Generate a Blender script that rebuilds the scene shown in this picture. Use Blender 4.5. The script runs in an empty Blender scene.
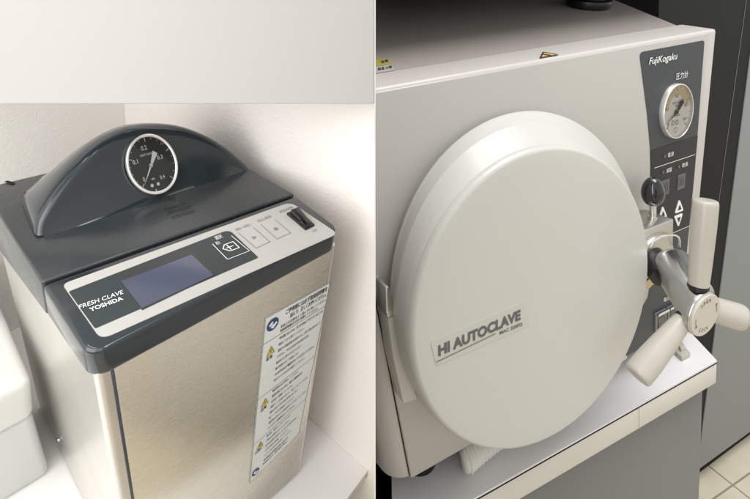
import bpy, bmesh, math, random
from mathutils import Vector, Matrix
random.seed(4)
V = Vector
scene = bpy.context.scene
COL = scene.collection
PI = math.pi

# ------------------------------------------------------------------ frames
# each bay has its own right-handed frame (x along the machine's front, y back, z up)
RR = Matrix(((0.8953650901, -0.4352655802, -0.0941553509),
             (-0.165987102, -0.1299897132, -0.9775228675),
             (0.413242831, 0.8908684241, -0.1886367235)))
CO = V((-0.5700806993, -0.3415897520, 0.0639186431))           # camera position in the right-hand frame
L2R = Matrix(((0.9408741208, -0.3199942745, 0.1111735268, -0.6514198518),
              (0.3387494481, 0.8866450452, -0.3148164152, 0.1331543561),
              (0.0021679937, 0.3338625888, 0.9426192612, -0.2183017045),
              (0, 0, 0, 1)))
FR = Matrix.Translation((0, 0, 1.0))
FL = FR @ L2R
FRi, FLi = FR.inverted(), FL.inverted()

def ray(px, py):
    return RR.transposed() @ V(((px - 375) / 500, (py - 100) / 500, 1))
def at(fr, px, py, n, d):
    """the point of plane n.X=d (frame fr) that stands on the sight line px,py of the photograph"""
    o, r = CO.copy(), ray(px, py)
    if fr is FL:
        inv = L2R.inverted()
        o = inv @ o; r = inv.to_3x3() @ r
    n = V(n)
    return o + r * ((d - n.dot(o)) / n.dot(r))
def aR(px, py, y=0.0): return at(FR, px, py, (0, 1, 0), y)
def aRz(px, py, z): return at(FR, px, py, (0, 0, 1), z)
def aLz(px, py, z): return at(FL, px, py, (0, 0, 1), z)
def aLy(px, py, y): return at(FL, px, py, (0, 1, 0), y)

# ------------------------------------------------------------------ materials
def mat(name, color, rough=.5, metal=0., bump=0., bscale=60., var=0., vscale=8., coat=0., rvar=0., trans=0., spec=.5, emit=None, aniso=None, alpha=1.):
    m = bpy.data.materials.new(name); m.use_nodes = True
    nt = m.node_tree; b = nt.nodes['Principled BSDF']
    b.inputs['Base Color'].default_value = (*color, 1); b.inputs['Roughness'].default_value = rough
    b.inputs['Metallic'].default_value = metal; b.inputs['Coat Weight'].default_value = coat
    b.inputs['Coat Roughness'].default_value = .08
    b.inputs['Transmission Weight'].default_value = trans
    b.inputs['Specular IOR Level'].default_value = spec
    tc = nt.nodes.new('ShaderNodeTexCoord'); src = tc.outputs['Object']
    if aniso:
        mp = nt.nodes.new('ShaderNodeMapping'); mp.inputs['Scale'].default_value = aniso
        nt.links.new(src, mp.inputs[0]); src2 = mp.outputs[0]
    else: src2 = src
    if var:
        n = nt.nodes.new('ShaderNodeTexNoise'); n.inputs['Scale'].default_value = vscale; n.inputs['Detail'].default_value = 6
        nt.links.new(src2, n.inputs['Vector'])
        r = nt.nodes.new('ShaderNodeMapRange'); r.inputs[1].default_value = .3; r.inputs[2].default_value = .7
        r.inputs[3].default_value = 1 - var; r.inputs[4].default_value = 1 + var
        nt.links.new(n.outputs[0], r.inputs[0])
        mx = nt.nodes.new('ShaderNodeMix'); mx.data_type = 'RGBA'; mx.blend_type = 'MULTIPLY'; mx.inputs[0].default_value = 1
        mx.inputs[6].default_value = (*color, 1); nt.links.new(r.outputs[0], mx.inputs[7])
        nt.links.new(mx.outputs[2], b.inputs['Base Color'])
    if rvar:
        n = nt.nodes.new('ShaderNodeTexNoise'); n.inputs['Scale'].default_value = vscale * 2.3; n.inputs['Detail'].default_value = 8
        nt.links.new(src2, n.inputs['Vector'])
        r = nt.nodes.new('ShaderNodeMapRange'); r.inputs[3].default_value = max(0, rough - rvar); r.inputs[4].default_value = rough + rvar
        nt.links.new(n.outputs[0], r.inputs[0]); nt.links.new(r.outputs[0], b.inputs['Roughness'])
    if bump:
        n = nt.nodes.new('ShaderNodeTexNoise'); n.inputs['Scale'].default_value = bscale; n.inputs['Detail'].default_value = 5
        nt.links.new(src2, n.inputs['Vector'])
        bp = nt.nodes.new('ShaderNodeBump'); bp.inputs['Strength'].default_value = bump; bp.inputs['Distance'].default_value = .002
        nt.links.new(n.outputs[0], bp.inputs['Height']); nt.links.new(bp.outputs[0], b.inputs['Normal'])
    if emit:
        b.inputs['Emission Color'].default_value = (*emit, 1); b.inputs['Emission Strength'].default_value = 1
    return m

def plaster(name, color):
    m = mat(name, color, .85, spec=.3)
    nt = m.node_tree; b = nt.nodes['Principled BSDF']
    tc = nt.nodes.new('ShaderNodeTexCoord')
    mp = nt.nodes.new('ShaderNodeMapping'); mp.inputs['Scale'].default_value = (1, 1, 1)
    nt.links.new(tc.outputs['Object'], mp.inputs[0])
    a = nt.nodes.new('ShaderNodeTexNoise'); a.inputs['Scale'].default_value = 95; a.inputs['Detail'].default_value = 4; a.inputs['Distortion'].default_value = 1.6
    nt.links.new(mp.outputs[0], a.inputs['Vector'])
    r = nt.nodes.new('ShaderNodeValToRGB'); r.color_ramp.elements[0].position = .45; r.color_ramp.elements[1].position = .58
    nt.links.new(a.outputs[0], r.inputs[0])
    f = nt.nodes.new('ShaderNodeTexNoise'); f.inputs['Scale'].default_value = 260; f.inputs['Detail'].default_value = 3
    nt.links.new(mp.outputs[0], f.inputs['Vector'])
    ad = nt.nodes.new('ShaderNodeMath'); ad.operation = 'MULTIPLY_ADD'; ad.inputs[1].default_value = .35
    nt.links.new(f.outputs[0], ad.inputs[0]); nt.links.new(r.outputs[0], ad.inputs[2])
    bp = nt.nodes.new('ShaderNodeBump'); bp.inputs['Strength'].default_value = .3; bp.inputs['Distance'].default_value = .0010
    nt.links.new(ad.outputs[0], bp.inputs['Height']); nt.links.new(bp.outputs[0], b.inputs['Normal'])
    return m

def tiles():
    m = mat('floor_tile', (.62, .55, .42), .35)
    nt = m.node_tree; b = nt.nodes['Principled BSDF']
    tc = nt.nodes.new('ShaderNodeTexCoord'); mp = nt.nodes.new('ShaderNodeMapping')
    mp.inputs['Location'].default_value = (TILE[0], TILE[1], 0); mp.inputs['Rotation'].default_value = (0, 0, TILE[2])
    nt.links.new(tc.outputs['Object'], mp.inputs[0])
    br = nt.nodes.new('ShaderNodeTexBrick'); br.offset = 0; br.inputs['Scale'].default_value = 1
    br.inputs['Brick Width'].default_value = .3; br.inputs['Row Height'].default_value = .3
    br.inputs['Mortar Size'].default_value = .0022; br.inputs['Mortar Smooth'].default_value = .3
    br.inputs['Color1'].default_value = (.66, .60, .47, 1); br.inputs['Color2'].default_value = (.63, .57, .45, 1); br.inputs['Mortar'].default_value = (.30, .26, .20, 1)
    nt.links.new(mp.outputs[0], br.inputs[0])
    n = nt.nodes.new('ShaderNodeTexNoise'); n.inputs['Scale'].default_value = 14; n.inputs['Detail'].default_value = 8
    nt.links.new(tc.outputs['Object'], n.inputs['Vector'])
    mx = nt.nodes.new('ShaderNodeMix'); mx.data_type = 'RGBA'; mx.blend_type = 'SOFT_LIGHT'; mx.inputs[0].default_value = .5
    nt.links.new(br.outputs[0], mx.inputs[6]); nt.links.new(n.outputs[0], mx.inputs[7]); nt.links.new(mx.outputs[2], b.inputs['Base Color'])
    return m
TILE = (.20, .12, .04)

def brushed(name, color, rough, scale, strength=.25, var=.06):
    m = mat(name, color, rough, 1.0)
    nt = m.node_tree; b = nt.nodes['Principled BSDF']
    b.inputs['Anisotropic'].default_value = .3
    tc = nt.nodes.new('ShaderNodeTexCoord'); mp = nt.nodes.new('ShaderNodeMapping'); mp.inputs['Scale'].default_value = scale
    nt.links.new(tc.outputs['Object'], mp.inputs[0])
    n = nt.nodes.new('ShaderNodeTexNoise'); n.inputs['Scale'].default_value = 40; n.inputs['Detail'].default_value = 6
    nt.links.new(mp.outputs[0], n.inputs['Vector'])
    r = nt.nodes.new('ShaderNodeMapRange'); r.inputs[3].default_value = rough - .1; r.inputs[4].default_value = rough + .12
    nt.links.new(n.outputs[0], r.inputs[0]); nt.links.new(r.outputs[0], b.inputs['Roughness'])
    bp = nt.nodes.new('ShaderNodeBump'); bp.inputs['Strength'].default_value = strength; bp.inputs['Distance'].default_value = .0003
    nt.links.new(n.outputs[0], bp.inputs['Height']); nt.links.new(bp.outputs[0], b.inputs['Normal'])
    n2 = nt.nodes.new('ShaderNodeTexNoise'); n2.inputs['Scale'].default_value = 7; n2.inputs['Detail'].default_value = 7
    nt.links.new(tc.outputs['Object'], n2.inputs['Vector'])
    r2 = nt.nodes.new('ShaderNodeMapRange'); r2.inputs[1].default_value = .3; r2.inputs[2].default_value = .7; r2.inputs[3].default_value = 1 - var; r2.inputs[4].default_value = 1 + var
    nt.links.new(n2.outputs[0], r2.inputs[0])
    mx = nt.nodes.new('ShaderNodeMix'); mx.data_type = 'RGBA'; mx.blend_type = 'MULTIPLY'; mx.inputs[0].default_value = 1
    mx.inputs[6].default_value = (*color, 1); nt.links.new(r2.outputs[0], mx.inputs[7]); nt.links.new(mx.outputs[2], b.inputs['Base Color'])
    return m

M = dict(
    slate=mat('slate_plastic', (.013, .020, .024), .12, coat=.3, rvar=.05, vscale=30),
    slate_lid=mat('slate_lid_plastic', (.024, .029, .032), .28, coat=.15, rvar=.06, vscale=14, bump=.04, bscale=500),
    slate_panel=mat('slate_print', (.024, .033, .034), .38),
    black=mat('black_plastic', (.006, .006, .007), .35),
    gloss_black=mat('gloss_black', (.004, .004, .006), .06, coat=.6),
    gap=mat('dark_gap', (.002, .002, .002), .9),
    steel_l=brushed('stainless', (.70, .675, .635), .30, (.5, .5, 30), .03, .05),
    steel_reflect=brushed('stainless_warm_reflection', (.74, .705, .62), .27, (.5, .5, 30), .010, .035),
    hubsteel=mat('polished_steel_hub', (.52, .52, .515), .2, 1., rvar=.06, vscale=40),
    bezel=mat('satin_bezel', (.80, .80, .78), .28, .7),
    steel_r=brushed('polished_steel', (.50, .50, .495), .26, (9, 9, 9), .05, .05),
    steel_plate=brushed('steel_plate', (.62, .60, .56), .33, (1, 1, 8), .3),
    chrome=mat('chrome', (.75, .75, .74), .12, 1.0),
    inlay=mat('inlay_grey', (.42, .415, .395), .42),
    white_print=mat('white_print', (.80, .82, .80), .5),
    grey_print=mat('grey_print', (.20, .20, .20), .5),
    black_print=mat('black_print', (.02, .02, .022), .5),
    blue_print=mat('blue_print', (.018, .045, .17), .5),
    yellow=mat('yellow_print', (.78, .55, .03), .5),
    amber=mat('amber_print', (.55, .38, .15), .5),
    green=mat('green_print', (.05, .42, .30), .5),
    red=mat('red_print', (.6, .04, .05), .5),
    paper=mat('label_paper', (.74, .77, .76), .45, var=.02),
    lcd=mat('lcd_glass', (.058, .068, .108), .2, coat=.3),
    lcd_frame=mat('lcd_frame', (.03, .033, .034), .3),
    dial_black=mat('dial_black', (.014, .018, .018), .5),
    dial_white=mat('dial_white', (.82, .80, .74), .5),
    dial_amber=mat('dial_amber', (.66, .53, .33), .5),
    cream=mat('cream_enamel', (.435, .42, .39), .33, rvar=.05, bump=.05, bscale=300, coat=.15),
    cream_side=mat('cream_casing', (.50, .47, .445), .33, bump=.05, bscale=250),
    cover=mat('cover_plastic', (.515, .51, .475), .36, bump=.06, bscale=420, coat=.12, rvar=.10, vscale=9, var=.012),
    grip=mat('grip_plastic', (.42, .40, .35), .34, var=.04, vscale=20, coat=.15),
    disc=mat('disc_plastic', (.52, .48, .41), .45),
    charcoal=mat('charcoal_print', (.040, .045, .050), .42),
    panel_black=mat('black_print_panel', (.014, .015, .017), .42),
    led=mat('led_window', (.10, .105, .105), .25),
    logo_grey=mat('logo_grey', (.10, .10, .105), .5),
    nameplate=mat('nameplate', (.50, .495, .445), .32),
    counter=mat('counter_laminate', (.70, .69, .70), .42, bump=.06, bscale=200, var=.02),
    apron=mat('apron_laminate', (.60, .575, .52), .45, var=.02),
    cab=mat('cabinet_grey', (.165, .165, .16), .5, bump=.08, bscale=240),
    cab2=mat('cabinet_blue_grey', (.245, .262, .258), .5, bump=.05, bscale=240),
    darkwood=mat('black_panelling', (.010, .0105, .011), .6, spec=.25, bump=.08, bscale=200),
    top=mat('shaded_casing_top', (.29, .262, .242), .36, var=.05, vscale=5),  # same cream as the casing; shade from above is put into the colour
    towel=mat('towel_cloth', (.70, .68, .64), .95, bump=.5, bscale=900),
    beige=mat('beige_blank', (.345, .334, .320), .9),
    cream_board=mat('cream_board', (.80, .76, .66), .7),
    l_counter=mat('white_counter', (.85, .84, .82), .45, var=.02),
    milky=mat('milky_plastic', (.62, .62, .60), .30, trans=0, coat=.3, var=.03, vscale=6),
    milky2=mat('milky_plastic_filled', (.56, .57, .56), .35, var=.03, vscale=6),
    added_partition=mat('added_partition_paint', (.42, .40, .38), .6),
    hinge_white=mat('hinge_enamel', (.56, .54, .50), .35, coat=.2),
    paper_shaded=mat('shaded_paper', (.36, .35, .32), .6),  # pale paper greyed; the shade it lies in is put into the colour
    yellow_shaded=mat('shaded_yellow', (.33, .29, .06), .6),  # yellow dulled by shade painted into the colour
    reflect_dark=mat('dark_reflection', (.10, .12, .15), .3, .8),
    amber_grey=mat('joint_grey', (.42, .39, .33), .6),
    brass=mat('brass', (.62, .50, .33), .35, .8),
)
M['plaster'] = plaster('plaster_wallpaper', (.84, .80, .765))
M['plaster2'] = plaster('plaster_wallpaper_light', (.87, .85, .82))
M['tile'] = tiles()
glass = bpy.data.materials.new('gauge_glass'); glass.use_nodes = True
_nt = glass.node_tree; _nt.nodes.clear()
_o = _nt.nodes.new('ShaderNodeOutputMaterial'); _mix = _nt.nodes.new('ShaderNodeMixShader'); _t = _nt.nodes.new('ShaderNodeBsdfTransparent'); _g = _nt.nodes.new('ShaderNodeBsdfGlossy')
_f = _nt.nodes.new('ShaderNodeFresnel'); _f.inputs[0].default_value = 1.45; _g.inputs['Roughness'].default_value = .05
_nt.links.new(_f.outputs[0], _mix.inputs[0]); _nt.links.new(_t.outputs[0], _mix.inputs[1]); _nt.links.new(_g.outputs[0], _mix.inputs[2]); _nt.links.new(_mix.outputs[0], _o.inputs[0])
M['glass'] = glass

# ------------------------------------------------------------------ objects
BASE = {}
PN = FR.to_3x3() @ (RR.transposed() @ V((-500., 0., .5))).normalized()       # normal of the added sheet between the bays, towards the left bay
PC = FR @ CO

def thing(name, label, cat, fr, loc, group=None, kind=None):
    o = bpy.data.objects.new(name, None); COL.objects.link(o); o.empty_display_size = .03
    o.matrix_world = fr @ Matrix.Translation(loc)
    o['label'] = label; o['category'] = cat
    if group: o['group'] = group
    if kind: o['kind'] = kind
    BASE[o.name] = (fr, V(loc)); return o

def finish(me, smooth):
    if smooth:
        me.polygons.foreach_set('use_smooth', [True] * len(me.polygons)); me.set_sharp_from_angle(angle=math.radians(smooth))

def clip_bm(bm, fr, loc, side):
    mw = (fr @ Matrix.Translation(loc)).inverted()
    co = mw @ (PC + PN * (.0014 if side == 'L' else -.0002)); no = mw.to_3x3() @ PN
    if side == 'L': no = -no
    g = bmesh.ops.bisect_plane(bm, geom=bm.verts[:] + bm.edges[:] + bm.faces[:], plane_co=co, plane_no=no, clear_outer=True)
    ed = [e for e in g['geom_cut'] if isinstance(e, bmesh.types.BMEdge)]
    if ed:
        try: bmesh.ops.holes_fill(bm, edges=ed, sides=0)
        except Exception: pass

GDEF = None
def mk(name, bm, m, parent=None, fr=None, loc=None, smooth=35, label=None, cat=None, kind=None, clip=None, group=None, recalc=True):
    """one mesh object; its bmesh is given in frame coordinates"""
    if GDEF:
        C_, u_, a_, w_, b_ = GDEF
        for q_ in bm.verts:
            d_ = q_.co - C_; q_.co = q_.co + u_ * (d_.dot(u_) * (a_ - 1)) + w_ * (d_.dot(w_) * (b_ - 1))
    if parent is not None: fr, loc = BASE[parent.name]
    loc = V(loc if loc is not None else (0, 0, 0))
    bmesh.ops.translate(bm, verts=bm.verts[:], vec=-loc)
    if recalc: bmesh.ops.recalc_face_normals(bm, faces=bm.faces[:])
    if clip: clip_bm(bm, fr, loc, clip)
    me = bpy.data.meshes.new(name); bm.to_mesh(me); bm.free()
    me.materials.append(M[m] if isinstance(m, str) else m)
    finish(me, smooth)
    o = bpy.data.objects.new(name, me); COL.objects.link(o)
    if parent is not None: o.parent = parent
    else: o.matrix_world = fr @ Matrix.Translation(loc)
    BASE[o.name] = (fr, loc)
    if label: o['label'] = label
    if cat: o['category'] = cat
    if kind: o['kind'] = kind
    if group: o['group'] = group
    return o

def B(): return bmesh.new()
def hexa(bm, p, bev=0, seg=3, edges=None, eb=0, es=6):
    """8 corners: bottom 0-3 counter-clockwise, top 4-7"""
    v = [bm.verts.new(q) for q in p]
    fs = [bm.faces.new([v[i] for i in f]) for f in ((3, 2, 1, 0), (4, 5, 6, 7), (0, 1, 5, 4), (1, 2, 6, 5), (2, 3, 7, 6), (3, 0, 4, 7))]
    if edges:
        es_ = [e for e in bm.edges if any(set(e.verts) == {v[a], v[b]} for a, b in edges)]
        bmesh.ops.bevel(bm, geom=es_, offset=eb, segments=es, profile=.5, affect='EDGES', clamp_overlap=True)
    if bev:
        bm.normal_update()
        ee = [e for e in bm.edges if len(e.link_faces) == 2 and e.link_faces[0].normal.angle(e.link_faces[1].normal, 0) > .6]
        bmesh.ops.bevel(bm, geom=ee, offset=bev, segments=seg, profile=.5, affect='EDGES', clamp_overlap=True)
    return bm
def box(bm, x0, x1, y0, y1, z0, z1, bev=0, seg=3):
    t = B() if bev else bm
    hexa(t, [(x0, y0, z0), (x1, y0, z0), (x1, y1, z0), (x0, y1, z0), (x0, y0, z1), (x1, y0, z1), (x1, y1, z1), (x0, y1, z1)], bev, seg)
    if bev: merge(bm, t)
    return bm
def merge(bm, t):
    me = bpy.data.meshes.new('tmp'); t.to_mesh(me); t.free(); bm.from_mesh(me); bpy.data.meshes.remove(me)
def prism(bm, pts, off, bev=0, seg=2):
    t = B(); off = V(off)
    a = [t.verts.new(V(p)) for p in pts]; b = [t.verts.new(V(p) + off) for p in pts]; n = len(pts)
    t.faces.new(a); t.faces.new(b[::-1])
    for i in range(n): t.faces.new((a[i], b[i], b[(i + 1) % n], a[(i + 1) % n]))
    bmesh.ops.recalc_face_normals(t, faces=t.faces[:])
    if bev:
        t.normal_update()
        ee = [e for e in t.edges if e.link_faces[0].normal.angle(e.link_faces[1].normal, 0) > .6]
        bmesh.ops.bevel(t, geom=ee, offset=bev, segments=seg, profile=.5, affect='EDGES', clamp_overlap=True)
    merge(bm, t); return bm
def loft(bm, rings, cap=(True, True)):
    vs = [[bm.verts.new(V(p)) for p in r] for r in rings]; n = len(rings[0])
    for a, b in zip(vs, vs[1:]):
        for i in range(n): bm.faces.new((a[i], a[(i + 1) % n], b[(i + 1) % n], b[i]))
    if cap[0]: bm.faces.new(vs[0][::-1])
    if cap[1]: bm.faces.new(vs[-1])
    return bm
def basis(a):
    a = V(a).normalized(); h = V((0, 0, 1)) if abs(a.z) < .9 else V((1, 0, 0))
    u = h.cross(a).normalized(); return u, a.cross(u)
def circ(c, a, r, n=48, ru=None):
    u, w = basis(a); c = V(c)
    return [c + u * (r * math.cos(2 * PI * i / n)) + w * ((ru or r) * math.sin(2 * PI * i / n)) for i in range(n)]
def lathe(bm, c, a, prof, n=48):
    """prof: (distance along a, radius)"""
    a = V(a).normalized(); c = V(c)
    return loft(bm, [circ(c + a * d, a, max(r, 1e-5), n) for d, r in prof])
def smooth_poly(pts, it=2):
    for _ in range(it):
        q = []
        for i in range(len(pts)):
            a, b = V(pts[i]), V(pts[(i + 1) % len(pts)]); q += [a * .75 + b * .25, a * .25 + b * .75]
        pts = q
    return pts
def round_poly(pts, r, n=5):
    """rounds the corners of a polygon by radius-like offset r"""
    out = []; N = len(pts)
    rr = r if isinstance(r, (list, tuple)) else [r] * N
    for i in range(N):
        p, a, b = V(pts[i]), V(pts[i - 1]), V(pts[(i + 1) % N]); k = rr[i]
        if k <= 0: out.append(p); continue
        s, e = p + (a - p).normalized() * k, p + (b - p).normalized() * k
        for j in range(n + 1):
            t = j / n; out.append(s * (1 - t) ** 2 + p * 2 * t * (1 - t) + e * t * t)
    return out
def tube(bm, pts, r, n=12, cap=True):
    pts = [V(p) for p in pts]; rings = []
    for i, p in enumerate(pts):
        d = (pts[min(i + 1, len(pts) - 1)] - pts[max(i - 1, 0)]).normalized()
        if i == 0: u, w = basis(d)
        else:
            u = (u - d * u.dot(d)).normalized(); w = d.cross(u)
        k = r[i] if isinstance(r, (list, tuple)) else r
        rings.append([p + u * (k * math.cos(2 * PI * j / n)) + w * (k * math.sin(2 * PI * j / n)) for j in range(n)])
    return loft(bm, rings)

# writing -------------------------------------------------------------------
def glyphs(s, shear=0., weight=0.):
    c = bpy.data.curves.new('t', 'FONT'); c.body = s; c.size = 1; c.resolution_u = 3; c.shear = shear; c.offset = weight
    o = bpy.data.objects.new('t', c); COL.objects.link(o)
    dg = bpy.context.evaluated_depsgraph_get(); dg.update()
    me = bpy.data.meshes.new_from_object(o.evaluated_get(dg))
    vs = [v.co.copy() for v in me.vertices]; fs = [list(p.vertices) for p in me.polygons]
    bpy.data.objects.remove(o); bpy.data.curves.remove(c); bpy.data.meshes.remove(me)
    if not vs: return [], []
    x0, x1 = min(v.x for v in vs), max(v.x for v in vs); y0, y1 = min(v.y for v in vs), max(v.y for v in vs)
    return [((v.x - x0) / max(x1 - x0, 1e-6), (v.y - y0) / max(y1 - y0, 1e-6)) for v in vs], fs
def write(bm, s, A_, B_, T_, shear=0., weight=0.):
    """A_ lower left, B_ lower right, T_ upper left corner of the written line"""
    A_, B_, T_ = V(A_), V(B_), V(T_)
    vs, fs = glyphs(s, shear, weight)
    nv = [bm.verts.new(A_ + (B_ - A_) * u + (T_ - A_) * w) for u, w in vs]
    for f in fs:
        try: bm.faces.new([nv[i] for i in f])
        except ValueError: pass
def flat(bm, pts): bm.faces.new([bm.verts.new(V(p)) for p in pts])
def stroke(bm, pts, w, nrm, closed=False):
    """a flat printed line of width w"""
    pts = [V(p) for p in pts]; nrm = V(nrm).normalized()
    for i in range(len(pts) - (0 if closed else 1)):
        a, b = pts[i], pts[(i + 1) % len(pts)]; d = (b - a).normalized(); s = d.cross(nrm) * (w / 2); e = d * (w * .4)
        flat(bm, [a - e - s, b + e - s, b + e + s, a - e + s])

# =================================================================== LEFT BAY
W = .30; H = .5286; PB = .034
EPS = .0006
# planes of the top: sloping control panel and lid
pn = V((0, .0549, .9985)).normalized()
h0, h1 = V((-.0055, .1183, -.0059)), V((.3011, .0962, -.0059))
b0, b1 = V((-.008, .4017, -.0551)), V((.3012, .384, -.0551))
ln = V((.0122, .1698, .9854)).normalized(); ld = .0142
def PP(px, py, e=EPS): return at(FL, px, py, pn, e)
def LD(px, py, e=0.): return at(FL, px, py, ln, ld + e)

cl = thing('tabletop_sterilizer', 'tall stainless steel sterilizer with dark slate lid, domed gauge housing and tilted control panel', 'sterilizer', FL, (.15, .19, -H))
# steel body
bm = B()
hexa(bm, [(.0195, .002, -H + .004), (.2945, .002, -H + .004), (.2935, .385, -H + .004), (.006, .39, -H + .004),
          (.003, .002, -PB + .006), (.2995, .002, -PB + .006), (.2985, .38, -.09), (-.003, .395, -.09)],
     edges=[(0, 4), (1, 5)], eb=.0075, es=8)
mk('steel_body', bm, 'steel_l', cl)
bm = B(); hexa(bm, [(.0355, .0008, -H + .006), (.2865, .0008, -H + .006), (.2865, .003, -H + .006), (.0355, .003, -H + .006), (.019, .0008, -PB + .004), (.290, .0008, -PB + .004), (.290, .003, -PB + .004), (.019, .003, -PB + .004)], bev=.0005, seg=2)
mk('front_reflection_tint', bm, 'steel_reflect', cl)  # steel tinted warm; the room's reflection is put into the colour
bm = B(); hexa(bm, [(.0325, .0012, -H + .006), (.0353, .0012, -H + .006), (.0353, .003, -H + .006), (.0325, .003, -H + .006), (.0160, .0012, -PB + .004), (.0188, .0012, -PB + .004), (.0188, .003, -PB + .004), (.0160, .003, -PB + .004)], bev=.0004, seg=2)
mk('corner_reflection', bm, 'reflect_dark', cl)  # stands for a dark reflection on the corner, painted as a strip
# control head (slate band)
bm = B()
h0g, h1g = h0 + V((0, -.0015, 0)), h1 + V((0, -.0015, 0))
hexa(bm, [(0, 0, -PB), (W, 0, -PB), (h1.x, h1g.y, -.0495), (h0.x, h0g.y, -.0495), (0, 0, 0), (W, 0, 0), h1g, h0g],
     edges=[(0, 4), (1, 5)], eb=.016, es=8, bev=.0045, seg=4)
mk('control_head', bm, 'slate', cl)
bm = B(); box(bm, .004, .296, .085, .125, -.05, -.012); mk('hinge_gap', bm, 'gap', cl)
# lid
bm = B()
f0, f1 = h0 + V((0, .0022, .0005)), h1 + V((0, .0022, .0005))
hexa(bm, [(f0.x, f0.y, -.053), (f1.x, f1.y, -.053), (b1.x, b1.y, -.155), (b0.x, b0.y, -.155), f0, f1, b1, b0], bev=.0035, seg=4)
lid = mk('lid', bm, 'slate_lid', cl)
# white edge line where steel meets the head
# control inlay
q = [PP(62, 284), PP(290.5, 202), PP(338, 233.5), PP(101, 339.5)]
bm = B(); prism(bm, round_poly(q, [.007, .012, .010, .010]), -pn * .0005); inl = mk('control_inlay', bm, 'inlay', cl, smooth=None)
q = [PP(68.5, 291.5, .0009), PP(229, 229.5, .0009), PP(258.5, 257.5, .0009), PP(95, 328.5, .0009)]
bm = B(); prism(bm, round_poly(q, [.002, .009, .002, .002]), -pn * .0004); mk('dark_inlay', bm, 'slate_panel', cl, smooth=None)
q = [PP(117.5, 276.5, .0012), PP(190.5, 247, .0012), PP(218, 273.5, .0012), PP(142, 310, .0012)]
bm = B(); prism(bm, q, -pn * .0003); dsp = mk('display', bm, 'lcd_frame', cl, smooth=None)
q = [PP(121.0, 281, .0015), PP(191.5, 254.5, .0015), PP(213.5, 275, .0015), PP(142, 308.0, .0015)]
bm = B(); prism(bm, q, -pn * .0003); mk('display_glass', bm, 'lcd', dsp, smooth=None)
bm = B()
write(bm, 'FRESH CLAVE', PP(79.5, 309.0, .0013), PP(124.5, 293.2, .0013), PP(77.6, 305.4, .0013), shear=.25)
write(bm, 'YOSHIDA', PP(90.6, 311.6, .0013), PP(123.6, 299.6, .0013), PP(88.6, 308.0, .0013), weight=.02)
mk('brand_lettering', bm, 'white_print', cl, smooth=None)
# membrane buttons
def key(corner_px, sym, txt, dark, extra):
    e = .0013
    c = [PP(*p, e) for p in corner_px]
    bm = B()
    stroke(bm, [c[0], c[1], c[2], c[3]], .0007, pn)
    m = (c[0] + c[1] + c[2] + c[3]) / 4; u = (c[2] - c[1]).normalized(); w = (c[0] - c[1]).normalized()
    if sym == 'play': flat(bm, [m - u * .0025 - w * .003, m + u * .003, m - u * .0025 + w * .003])
    elif sym == 'stop': flat(bm, [m - u * .0025 - w * .0025, m + u * .0025 - w * .0025, m + u * .0025 + w * .0025, m - u * .0025 + w * .0025])
    else:
        stroke(bm, [m - u * .008 + w * .002, m - u * .003 + w * .008, m + u * .008 + w * .008, m + u * .008 - w * .006, m - u * .003 - w * .006, m - u * .008 + w * .002], .0011, pn)
        stroke(bm, [m - u * .001 + w * .006, m - u * .001 - w * .004], .0011, pn)
        stroke(bm, [m - u * .004 + w * .001, m + u * .004 + w * .001], .0011, pn)
    for s, a, b_, t in txt: write(bm, s, PP(*a, e), PP(*b_, e), PP(*t, e))
    mk('button', bm, 'white_print' if dark else extra, cl, smooth=None)
key([(212.5, 244), (227.5, 259.3), (249.5, 250.8), (231.5, 235.8)], 'menu', [('選択', (216.5, 240), (223.5, 237.3), (213.5, 236.8)), ('表示', (217, 245), (221, 243.6), (214.5, 242.2))], True, None)
key([(238, 232.5), (256, 248), (269.8, 241.6), (253.2, 227.2)], 'play', [('運転/一時停止', (236.5, 231), (251.5, 225.2), (234.5, 228.8))], False, 'grey_print')
key([(261, 224.5), (277, 238.8), (290.5, 232.6), (275, 219.3)], 'stop', [('停止/解除', (258.5, 222.3), (272, 217), (256.5, 220))], False, 'grey_print')
bm = B()
write(bm, 'POWER', PP(281, 213.2, .0013), PP(294, 208, .0013), PP(279, 211, .0013))
mk('power_lettering', bm, 'grey_print', cl, smooth=None); bm = B()
write(bm, 'OFF', PP(313.2, 232.3, .0013), PP(317.8, 230.5, .0013), PP(311.5, 230.5, .0013))
mk('off_lettering', bm, 'grey_print', cl, smooth=None)
sq = [PP(286.5, 214.5), PP(297.5, 210), PP(314.5, 226), PP(305.5, 230.5)]
bm = B(); prism(bm, [p + pn * .003 for p in sq], -pn * .004, bev=.0008); sw = mk('power_switch', bm, 'black', cl)
c = sum(sq, V()) / 4; s_ = [c + (p - c) * .72 for p in sq]
bm = B()
hexa(bm, [s_[3] + pn * .002, s_[2] + pn * .002, s_[1] + pn * .002, s_[0] + pn * .002, s_[3] + pn * .0035, s_[2] + pn * .0035, s_[1] + pn * .010, s_[0] + pn * .010], bev=.0006, seg=2)
mk('rocker', bm, 'gloss_black', sw)

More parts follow.
